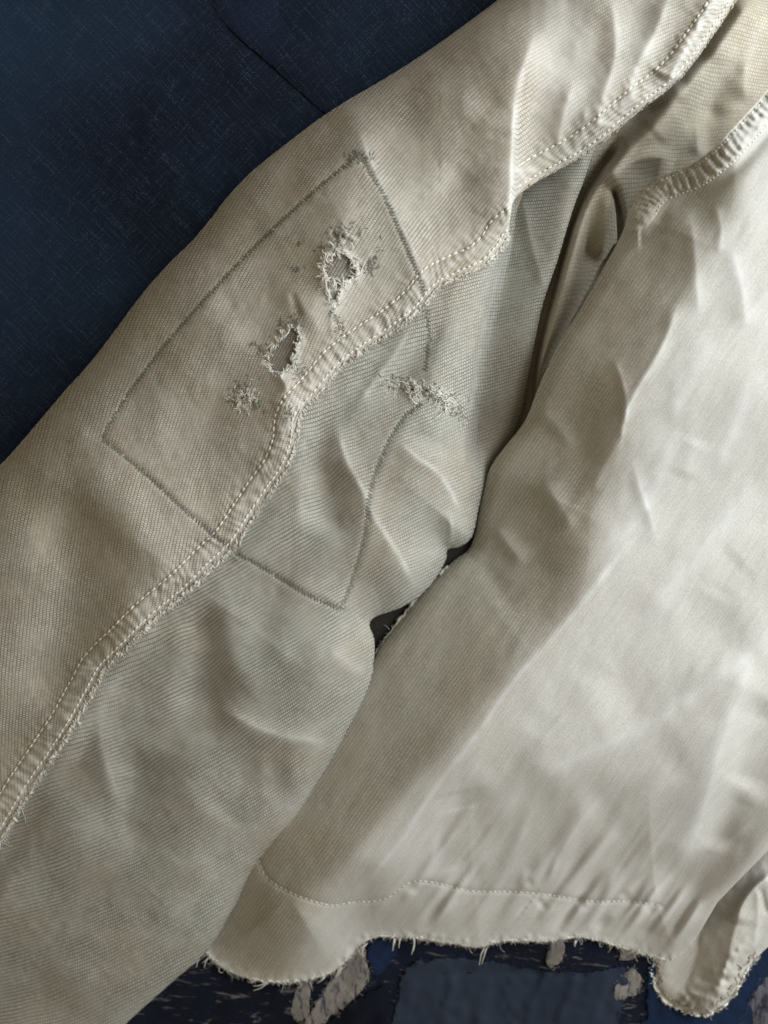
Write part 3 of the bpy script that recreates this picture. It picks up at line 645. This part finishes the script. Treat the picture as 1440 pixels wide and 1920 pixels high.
q_ = B.X+.72*(B.Y-1680); hl_y = np.interp(B.X, HL[:, 0], HL[:, 1])
gat = .9*vnoise(q_*1.0, B.Y*.12, 17, 141)+.8*vnoise(q_*1.0, B.Y*.09, 34, 142)
env = np.exp(-np.maximum(hl_y-B.Y, 0)**2/(75+45*vnoise(q_, B.Y*0, 40, 143))**2)*np.exp(-np.maximum(B.Y-hl_y, 0)**2/60**2)*sstep(B.X, 690, 820)*sstep(1330-B.X, 0, 60)
B.H += 6.0*gat*env; B.W += .30*env*np.clip(gat-.3, 0, 1)  # gather crests paled, their highlight put into the colour
lng = 1-2*np.abs(vnoise(B.X+.75*B.Y, (B.Y-.6*B.X)*.16, 120, 151))
B.H += 2.6*lng*B.F0
# hem band stitched down 100 px above the raw edge
dhl, _, _ = pdist(B.X, B.Y, HL[::2]); B.H -= 2.4*np.exp(-(dhl/3.5)**2)+1.2*np.exp(-(dhl/12)**2)
B.H += 1.5*np.exp(-(dh/14)**2)*(1+vnoise(B.X, B.Y, 9, 111)); B.W += .5*np.exp(-(dh/9)**2)
# armhole band on the body
AB = cr([(1520, 60), (1470, 128), (1430, 178), (1385, 228), (1340, 275), (1300, 306), (1262, 322), (1225, 338), (1200, 362), (1186, 392)], 6)
dab, Tab, sab = pdist(B.X, B.Y, AB[::2])
puckb = np.sin(Tab*520/2.6+2*vnoise(B.X, B.Y, 40, 116))*.6+.7*vnoise(B.X, B.Y, 8, 117)
nb = 46
B.H += sstep(dab, 3, 9)*sstep(nb-dab, 0, 8)*(4+2.3*puckb)*1.0-2.2*(np.exp(-((dab-7)/2.6)**2)+np.exp(-((dab-nb+2)/3)**2))+3*np.exp(-(dab/4)**2)
B.H -= 9*np.exp(-((dab-nb-10)/14)**2)*(B.X > 1200)
B.W += .5*np.exp(-(dab/30)**2)*np.clip(puckb, 0, 1)
B.F = sstep(d, wfac*.78, wfac*1.25)  # pale, weave-poor area past the crest: overexposure put into the colour
POLY_B = np.r_[AB, BL[2:], HEM, np.array([(1345, 1692), (1395, 1640), (1450, 1585), (1600, 1420), (1630, 900), (1630, 130)])]
body = panel('body_panel', B, POLY_B, M_BODY, jacket, TH_B, skirt=5, hk=.05)

# ------------------------------------------------------------------ far cuff at the lower right
K = Field(1180, 1620, 1540, 1930, 3.0)
CE = cr([(1238, 1760), (1226, 1805), (1228, 1845), (1248, 1876), (1285, 1895), (1318, 1902), (1350, 1890), (1380, 1858), (1398, 1820), (1420, 1795), (1450, 1765), (1520, 1690), (1600, 1600)], 6)
dk, _, _ = pdist(K.X, K.Y, CE)
dc, _, scc = pdist(K.X, K.Y, cr([(1335, 1900), (1362, 1810), (1380, 1735), (1412, 1668), (1465, 1625), (1560, 1560)], 6))
K.H = np.where(scc > 0, 78-.14*dc, np.maximum(78-.78*dc, 20)); K.H = 8+(K.H-8)*(.3+.7*rnd(dk/42))
K.B0 = K.H.copy()
K.H += 1.5*vnoise(K.X, K.Y, 40, 121)+.5*vnoise(K.X, K.Y, 14, 122)
for a in [
    ([(1378, 1735), (1388, 1702), (1410, 1668), (1450, 1640)], 12, 10, 26, .6, .5, .15, 4),
    ([(1412, 1790), (1422, 1720), (1418, 1660)], 5, 10, 9, .5, .4, .15, 5),
    ([(1438, 1720), (1432, 1690), (1424, 1660)], -6, 5, 6), ([(1300, 1832), (1340, 1842), (1375, 1832)], -6, 8, 8), ([(1330, 1822), (1365, 1818)], 4, 8, 8),
    ([(1260, 1860), (1290, 1880)], 4, 8, 8)]: K.ridge(*a)
band = sstep(46-dk, 0, 12)*sstep(1420-K.X, 0, 40); K.H += band*(4+2.2*vnoise(K.X, K.Y, 9, 125)); K.W += .6*np.exp(-(dk/10)**2)*np.clip(vnoise(K.X, K.Y, 9, 126)+.5, 0, 1.2)+.25*band*np.clip(vnoise(K.X, K.Y, 10, 127), 0, 1)
K.F += .6; K.H = np.maximum(K.H, 24*rnd(dk/30)+6)
POLY_K = np.r_[CE, np.array([(1610, 1550), (1450, 1550), (1330, 1610), (1260, 1700)])]
cuff = panel('cuff', K, POLY_K, M_BODY, jacket, TH_K, skirt=30); cuff['label'] = 'frayed cuff of the other sleeve'

M_GAP_SHADE = plain('gap_shade', (.03, .027, .024), .3, 900, .05)  # dark sheet added to paint the shade in the gap
gap_f = Field(640, 960, 960, 1300, 5); gap_f.H += 13+1.0*vnoise(gap_f.X, gap_f.Y, 30, 131)
gap_shade_sheet = panel('gap_shade_sheet', gap_f, cr([(650, 1130), (760, 1060), (860, 970), (950, 970), (940, 1060), (860, 1180), (740, 1290), (655, 1285)], 5, True), M_GAP_SHADE, jacket, flat_threads, skirt=3); gap_shade_sheet['label'] = 'added dark sheet for the shade in the gap'
# ------------------------------------------------------------------ patches seen through the holes
def backing(F, x0, y0, x1, y1, parent, drop=4.5):
    g = Field(x0, x1, y0, y1, 5); g.H = F.at(g.X, g.Y)-drop
    # keep it below the rims: smooth the map
    for _ in range(6): g.H[1:-1, 1:-1] = (g.H[1:-1, 1:-1]*2+g.H[:-2, 1:-1]+g.H[2:, 1:-1]+g.H[1:-1, :-2]+g.H[1:-1, 2:])/6
    return panel('backing_patch', g, box_poly(x0+4, y0+4, x1-4, y1-4), M_BACK, parent, thread_field([((x0+x1)/2, (y0+y1)/2, 62)], deg=1, pitch=5.5), skirt=1)
backing(U, 585, 455, 690, 600, upper); backing(U, 485, 600, 580, 720, upper); backing(U, 435, 725, 480, 770, upper); backing(L, 745, 705, 860, 785, under)

# ------------------------------------------------------------------ stitching
def offset(poly, o):
    t = np.gradient(poly, axis=0); t /= np.linalg.norm(t, axis=1, keepdims=True); return poly+o*np.c_[-t[:, 1], t[:, 0]]
def running(name, line, hf, mat, parent, ln=10.5, gap=3.0, r=1.5, lift=.9):
    p, s = resample(line, 1.0); out = []; i = 0
    while i+6 < len(p):
        n = int(ln*random.uniform(.85, 1.15)); q = p[i:i+n]
        if len(q) > 4:
            j = np.linspace(0, len(q)-1, 5).astype(int); q = q[j]+np.random.normal(0, .35, (5, 2))
            arc = np.array([-1.6, .7, 1, .7, -1.6])*lift
            out.append((P(q[:, 0], q[:, 1], hf(q[:, 0], q[:, 1])+arc+.3), np.array([.7, 1, 1, 1, .7])*r/PXM))
        i += n+int(gap*random.uniform(.7, 1.4))
    return tubes(name, out, mat, parent, 5, 'stuff')
hU = lambda u, v: U.at(u, v); hL = lambda u, v: L.at(u, v); hB = lambda u, v: B.at(u, v); hK = lambda u, v: K.at(u, v)
def clipm(l, f): return l[f(l)]
SEr, _ = resample(SE, 2.0)
# inside of the upper panel lies to the right-hand side of SE's walking direction reversed: test both
sgn = 1 if inside(np.array([offset(SEr, 20)[len(SEr)//2, 0]]), np.array([offset(SEr, 20)[len(SEr)//2, 1]]), POLY_U)[0] else -1
for o_, r_, l_ in ((11, 1.7, 9.5), (44, 1.85, 11)):
    for base_, isfar in ((SEA, True), (SEB, False)):
        br_, _ = resample(base_, 2.0); ln = offset(br_, sgn*o_); ok = inside(ln[:, 0], ln[:, 1], POLY_U) & (beyond(ln[:, 0], ln[:, 1]) == isfar)
        d_, _, _ = pdist(ln[:, 0], ln[:, 1], br_); ok &= d_ > o_*.85
        if isfar: ok &= ln[:, 0] > foldx(ln[:, 1])+9
        running('seam_stitching', ln[ok], hU, M_THREAD, upper, l_, 2.5, r_)
running('hem_stitching', HL, hB, M_THREAD2, body, 7.5, 3.5, .95)
ABr, _ = resample(AB, 2.0); sb = 1 if inside(*[np.array([c]) for c in offset(ABr, 20)[len(ABr)//2]], POLY_B)[0] else -1
for o_ in (7, nb-2): running('armhole_stitching', offset(ABr, sb*o_), hB, M_THREAD, body, 6.5, 2.5, 1.3)

def zigzag(name, pts, parent, width=13, pitch=4.6, r=1.35, mat=None, skip=.0):
    pitch *= 1.3; r *= .6; skip += .06
    p, s = resample(cr(pts, 8), pitch/2); t = np.gradient(p, axis=0); t /= np.linalg.norm(t, axis=1, keepdims=True); n = np.c_[-t[:, 1], t[:, 0]]
    wv = np.where(np.arange(len(p)) % 2 == 0, 1, -1)[:, None]*width/2*(1+np.random.normal(0, .12, (len(p), 1)))
    q = p+n*wv+np.random.normal(0, .5, p.shape); out = []
    for a, b in zip(q[:-1], q[1:]):
        if random.random() < skip: continue
        k_ = np.linspace(0, 1, 5)[:, None]; z = a+(b-a)*k_
        out.append((P(z[:, 0], z[:, 1], sleeve_h(z[:, 0], z[:, 1])+np.array([-.8, .7, 1, .7, -.8])), r/PXM*random.uniform(.8, 1.15)))
    return tubes(name, out, mat or M_DARN, parent, 4, 'stuff')
zigzag('zigzag_stitching', [(672, 292), (600, 350), (500, 442), (400, 545), (310, 648), (245, 735), (210, 790), (194, 822)], upper, 10, 5.0, 1.3, M_DARN)
zigzag('zigzag_stitching', [(192, 822), (255, 872), (330, 940), (395, 998), (432, 1026)], upper, 12, 5.0, 1.45, M_DARN)
zigzag('zigzag_stitching', [(446, 1036), (520, 1080), (580, 1116), (640, 1142)], under, 12, 5.0, 1.45, M_DARN)
zigzag('zigzag_stitching', [(640, 1140), (664, 1080), (688, 990), (694, 925), (718, 855), (757, 785), (792, 757)], under, 12, 5.0, 1.45, M_DARN)
zigzag('zigzag_stitching', [(672, 288), (715, 356), (748, 430), (778, 500), (796, 548)], upper, 12, 5.0, 1.45, M_DARN)
zigzag('zigzag_stitching', [(802, 580), (806, 640), (800, 695)], under, 12, 5.0, 1.45, M_DARN)
zigzag('zigzag_stitching', [(690, 300), (672, 285), (655, 300)], upper, 12, 5.0, 1.45, M_DARN)

# ------------------------------------------------------------------ frayed edges and darning
def fringe(name, line, hf, mat, parent, out, dens, ln, spread=.8, r=.55, lift=3, droop=0, kind='stuff', inset=2):
    p, s = resample(line, 1.0); t = np.gradient(p, axis=0); t /= np.linalg.norm(t, axis=1, keepdims=True); n = np.c_[-t[:, 1], t[:, 0]]*out
    res = []
    clump = 1+.7*np.sin(s/11+np.sin(s/29)*3)*np.sin(s/5.3)
    for _ in range(int(len(p)*dens)):
        i = random.randrange(len(p))
        if random.random() > .35+.5*clump[i]: continue
        b = p[i]-n[i]*random.uniform(0, inset); a = math.atan2(-n[i, 1], n[i, 0])+random.gauss(0, spread)
        res.append((fibre(b[0], b[1], float(hf(b[0], b[1])), a, ln*random.lognormvariate(0, .45), random.gauss(0, 1.3), lift*random.random()+.5, droop=droop), np.linspace(1, .45, 6)*r/PXM*random.uniform(.7, 1.4)))
    return tubes(name, res, mat, parent, 3, kind)
def rope(line, hf, mat, parent, name, rad, step=2.5, lift=0, jit=1.5):
    """lumpy roll of broken yarn along a raw edge, cut into short tufts"""
    p, s = resample(line, step); out = []; i = 0
    g = np.interp(np.arange(len(p)), np.arange(0, len(p)+9, 9), np.random.uniform(.45, 1.35, len(range(0, len(p)+9, 9))))
    while i < len(p)-3:
        n = random.randint(3, 6); q = p[i:i+n]+np.random.normal(0, jit, (len(p[i:i+n]), 2))
        if len(q) > 2: out.append((P(q[:, 0], q[:, 1], hf(q[:, 0], q[:, 1])+lift+np.random.normal(0, .9, len(q))), np.r_[.4, np.random.uniform(.6, 1.3, len(q)-2), .4]*rad*g[i]*random.uniform(.7, 1.25)/PXM))
        i += n-2 if random.random() < .8 else n
    return tubes(name, out, mat, parent, 6, 'stuff')
SEv = SEr[(SEr[:, 1] > 440)]
rope(offset(SEv, sgn*1), hU, M_SEAMFRAY, upper, 'frayed_seam_edge', 2.5)
rope(offset(SEv, -sgn*2.5), lambda u, v: U.at(u, v)-2, M_SEAMFRAY, upper, 'frayed_seam_edge', 2.0)
fringe('seam_fuzz', offset(SEv, -sgn*1), hU, M_SEAMFRAY, upper, -sgn, 2.2, 5, 1.0, .55, 2.5, 3, inset=1)
low = SEr[(SEr[:, 1] > 1000)]
rope(offset(low, -sgn*2), hU, M_SEAMFRAY, upper, 'frayed_seam_edge', 2.6, jit=2.4)
fringe('seam_fuzz', offset(low, -sgn*3), lambda u, v: U.at(u, v)-1, M_SEAMFRAY, upper, -sgn, 2.0, 6, 1.0, .6, 2.5, 3, inset=2)
SEt = SEr[(SEr[:, 1] < 372)]
rope(offset(SEt, sgn*1.5), hU, M_BAND, upper, 'folded_seam_edge', 1.5)
# body hem
HEMr, _ = resample(HEM, 2.0)
hh = HEMr[HEMr[:, 0] > 385]; so = 1
tst = offset(hh, 12)[len(hh)//2]; so = -1 if inside(np.array([tst[0]]), np.array([tst[1]]), POLY_B)[0] else 1
hh2 = hh[:-22]
rope(offset(hh2, -so*1.5), hB, M_FRAY, body, 'frayed_hem_edge', 1.5)
fringe('hem_fuzz', hh2, hB, M_FRAY, body, so, 1.3, 5, .8, .45, 2, 4)
fringe('hem_fuzz', offset(hh2, -so*4), hB, M_FRAY, body, so, .5, 6, 1.2, .4, 2, 1)
fringe('hem_threads', hh2, hB, M_FRAY, body, so, .03, 14, .5, .7, 2, 5)
lt = []
for u, v, a, ln_, cv in [(505, 1838, 215, 42, -.5), (388, 1782, 225, 44, .6), (398, 1790, 200, 34, .5), (912, 1775, 250, 38, .3), (742, 1757, 255, 30, .2), (750, 1757, 265, 22, .1), (776, 1760, 262, 34, -.3), (690, 1768, 215, 30, .6), (640, 1812, 235, 26, .4), (610, 1828, 240, 24, -.4), (1082, 1762, 250, 14, .3)]:
    for j in range(2): lt.append((fibre(u+random.uniform(-2, 2), v, float(B.at(u, v)), math.radians(a+random.uniform(-6, 6)), ln_*random.uniform(.7, 1), cv, 2, 9, 3), np.linspace(1.5, .6, 9)/PXM))
tubes('hanging_thread', lt, M_FRAY, body, 4, 'stuff')
# raw edge of the side vent in the gap
BLr, _ = resample(BL, 2.0); vent = BLr[(BLr[:, 1] > 1060) & (BLr[:, 1] < 1235)]
rope(offset(vent, 0), lambda u, v: B.at(u, v)-1, M_FRAY, body, 'vent_edge', 3.2, 5)
fringe('vent_fuzz', vent, lambda u, v: B.at(u, v)-2, M_FRAY, body, 1 if not inside(*[np.array([c]) for c in offset(vent, 8)[len(vent)//2]], POLY_B)[0] else -1, .22, 5, .5, .5, 1, 4)
# cuff edge
CEr, _ = resample(CE[:70], 2.0); cf = CEr[CEr[:, 0] < 1425]
rope(offset(cf, 1.5), hK, M_FRAY, cuff, 'frayed_cuff_edge', 2.4); rope(offset(cf, -9), hK, M_BAND, cuff, 'frayed_cuff_edge', 1.6, jit=3)
fringe('cuff_fuzz', cf, hK, M_FRAY, cuff, 1, 1.2, 6, 1.4, .5, 2, 1)


# holes: curled pale yarn round the rims, dark darning scribbles beside them
def hole_fringe(h, F, parent, n, ln, rad=1.0):
    c = h.mean(0); p, _ = resample(np.r_[h, h[:1]], 1.0); out = []
    for _ in range(n):
        b = p[random.randrange(len(p))]+np.random.normal(0, 2.2, 2); to = math.atan2(-(c[1]-b[1]), c[0]-b[0])
        a = math.radians(random.choice([62, 242, -28, 152]))+random.gauss(0, .35)
        out.append((fibre(b[0], b[1], float(F.at(*b))+1, a, ln*random.lognormvariate(-.1, .4), random.gauss(0, .9), 3*random.random()+.5, 7), rad/PXM*random.uniform(.5, 1.25)*np.linspace(1, .6, 7)))
    for _ in range(n//3):       # broken yarn ends reaching into the hole
        b = p[random.randrange(len(p))]; to = math.atan2(-(c[1]-b[1]), c[0]-b[0])+random.gauss(0, .5)
        out.append((fibre(b[0], b[1], float(F.at(*b)), to, ln*random.uniform(.3, .9), random.gauss(0, .6), 1.5, 6, 2), rad*.8/PXM*np.linspace(1, .5, 6)))
    tubes('hole_fringe', out, M_FRAY, parent, 4, 'stuff')
    rope(np.r_[h, h[:1]], lambda u, v: F.at(u, v)+.3, M_FRAY, parent, 'hole_rim', rad*1.5, 2.0, jit=2.2)
hole_fringe(HOLES_U[0], U, upper, 120, 12, 1.15); hole_fringe(HOLES_U[1], U, upper, 60, 9, 1.0); hole_fringe(HOLES_U[2], U, upper, 40, 7, .7)
hole_fringe(HOLES_L[0], L, under, 40, 8, .75); hole_fringe(HOLES_L[1], L, under, 50, 9, .8)
loops = []
for u, v, a, ln_, cv in [(598, 522, 75, 20, -3), (600, 528, 40, 26, 2.5), (612, 545, 100, 30, -2), (618, 560, 95, 38, -.8), (615, 540, 20, 22, 2), (622, 520, 300, 30, -1.5), (606, 515, 250, 24, 1.5), (660, 470, 80, 20, 1.5), (625, 462, 110, 16, 2), (830, 770, 240, 26, -1.2), (838, 762, 260, 18, .8), (770, 745, 300, 18, 1)]:
    F = U if u < 700 else L
    loops.append((fibre(u, v, float(F.at(u, v))+2, math.radians(a), ln_, cv, 7, 12), 1.1/PXM))
tubes('loose_yarn', loops, M_FRAY, upper, 4, 'stuff')
def scribble(name, parent, F, cx, cy, sx, sy, ang, n, ln, mat, rad=.9, along=None):
    out = []; a0 = math.radians(ang)
    for _ in range(n):
        x, y = random.gauss(0, 1), random.gauss(0, 1); ca, sa = math.cos(a0), math.sin(a0)
        u, v = cx+x*sx*ca+y*sy*sa, cy-x*sx*sa+y*sy*ca
        if any(inside(np.array([u]), np.array([v]), h)[0] for h in HOLES_U): continue
        a = (along if along is not None else a0)+random.gauss(0, .7)
        s = np.linspace(-.5, .5, 5); uu = u+ln*s*math.cos(a)*random.uniform(.6, 1.3); vv = v-ln*s*math.sin(a)+np.random.normal(0, .6, 5)
        out.append((P(uu, vv, F.at(uu, vv)+np.array([-.8, .6, .9, .6, -.8])), rad/PXM*random.uniform(.7, 1.2)))
    tubes(name, out, mat, parent, 4, 'stuff')
for a in [(640, 440, 16, 9, 20, 44, 9), (632, 458, 10, 5, 60, 14, 9), (692, 500, 11, 9, 40, 26, 9), (697, 490, 14, 5, 60, 26, 9), (612, 470, 6, 12, 60, 26, 8), (632, 600, 5, 18, 20, 40, 8), (640, 620, 4, 10, 30, 20, 7),
          (530, 612, 12, 6, 60, 30, 9), (553, 605, 4, 12, 10, 26, 9), (500, 660, 5, 16, 60, 34, 9), (550, 680, 6, 10, 60, 20, 8), (560, 700, 8, 8, 40, 20, 8), (455, 725, 9, 10, 60, 30, 8), (478, 755, 5, 10, 50, 30, 8), (440, 755, 6, 8, 60, 20, 7), (556, 505, 4, 8, 110, 12, 8), (565, 455, 3, 5, 110, 6, 7), (545, 775, 8, 8, 80, 22, 8), (668, 292, 10, 8, 60, 46, 8), (690, 300, 8, 8, 50, 20, 8)]:
    scribble('darning_thread', upper, U, a[0], a[1], a[2], a[3], a[4], a[5], a[6], M_DARN, .62)
scribble('darning_thread', under, L, 790, 732, 42, 8, -14, 110, 9, M_DARN, .9); scribble('darning_thread', under, L, 850, 770, 14, 7, -30, 40, 8, M_DARN, .8)
scribble('darning_thread', under, L, 790, 730, 36, 7, -14, 75, 9, M_SEAMFRAY, .9); scribble('darning_thread', under, L, 735, 738, 12, 6, 20, 20, 8, M_SEAMFRAY, .7); scribble('darning_thread', under, L, 848, 768, 12, 6, -30, 18, 8, M_SEAMFRAY, .7)
scribble('darning_thread', upper, U, 457, 748, 13, 12, 40, 60, 8, M_FRAY, .9); scribble('darning_thread', upper, U, 545, 690, 5, 9, 60, 20, 9, M_FRAY, .9)
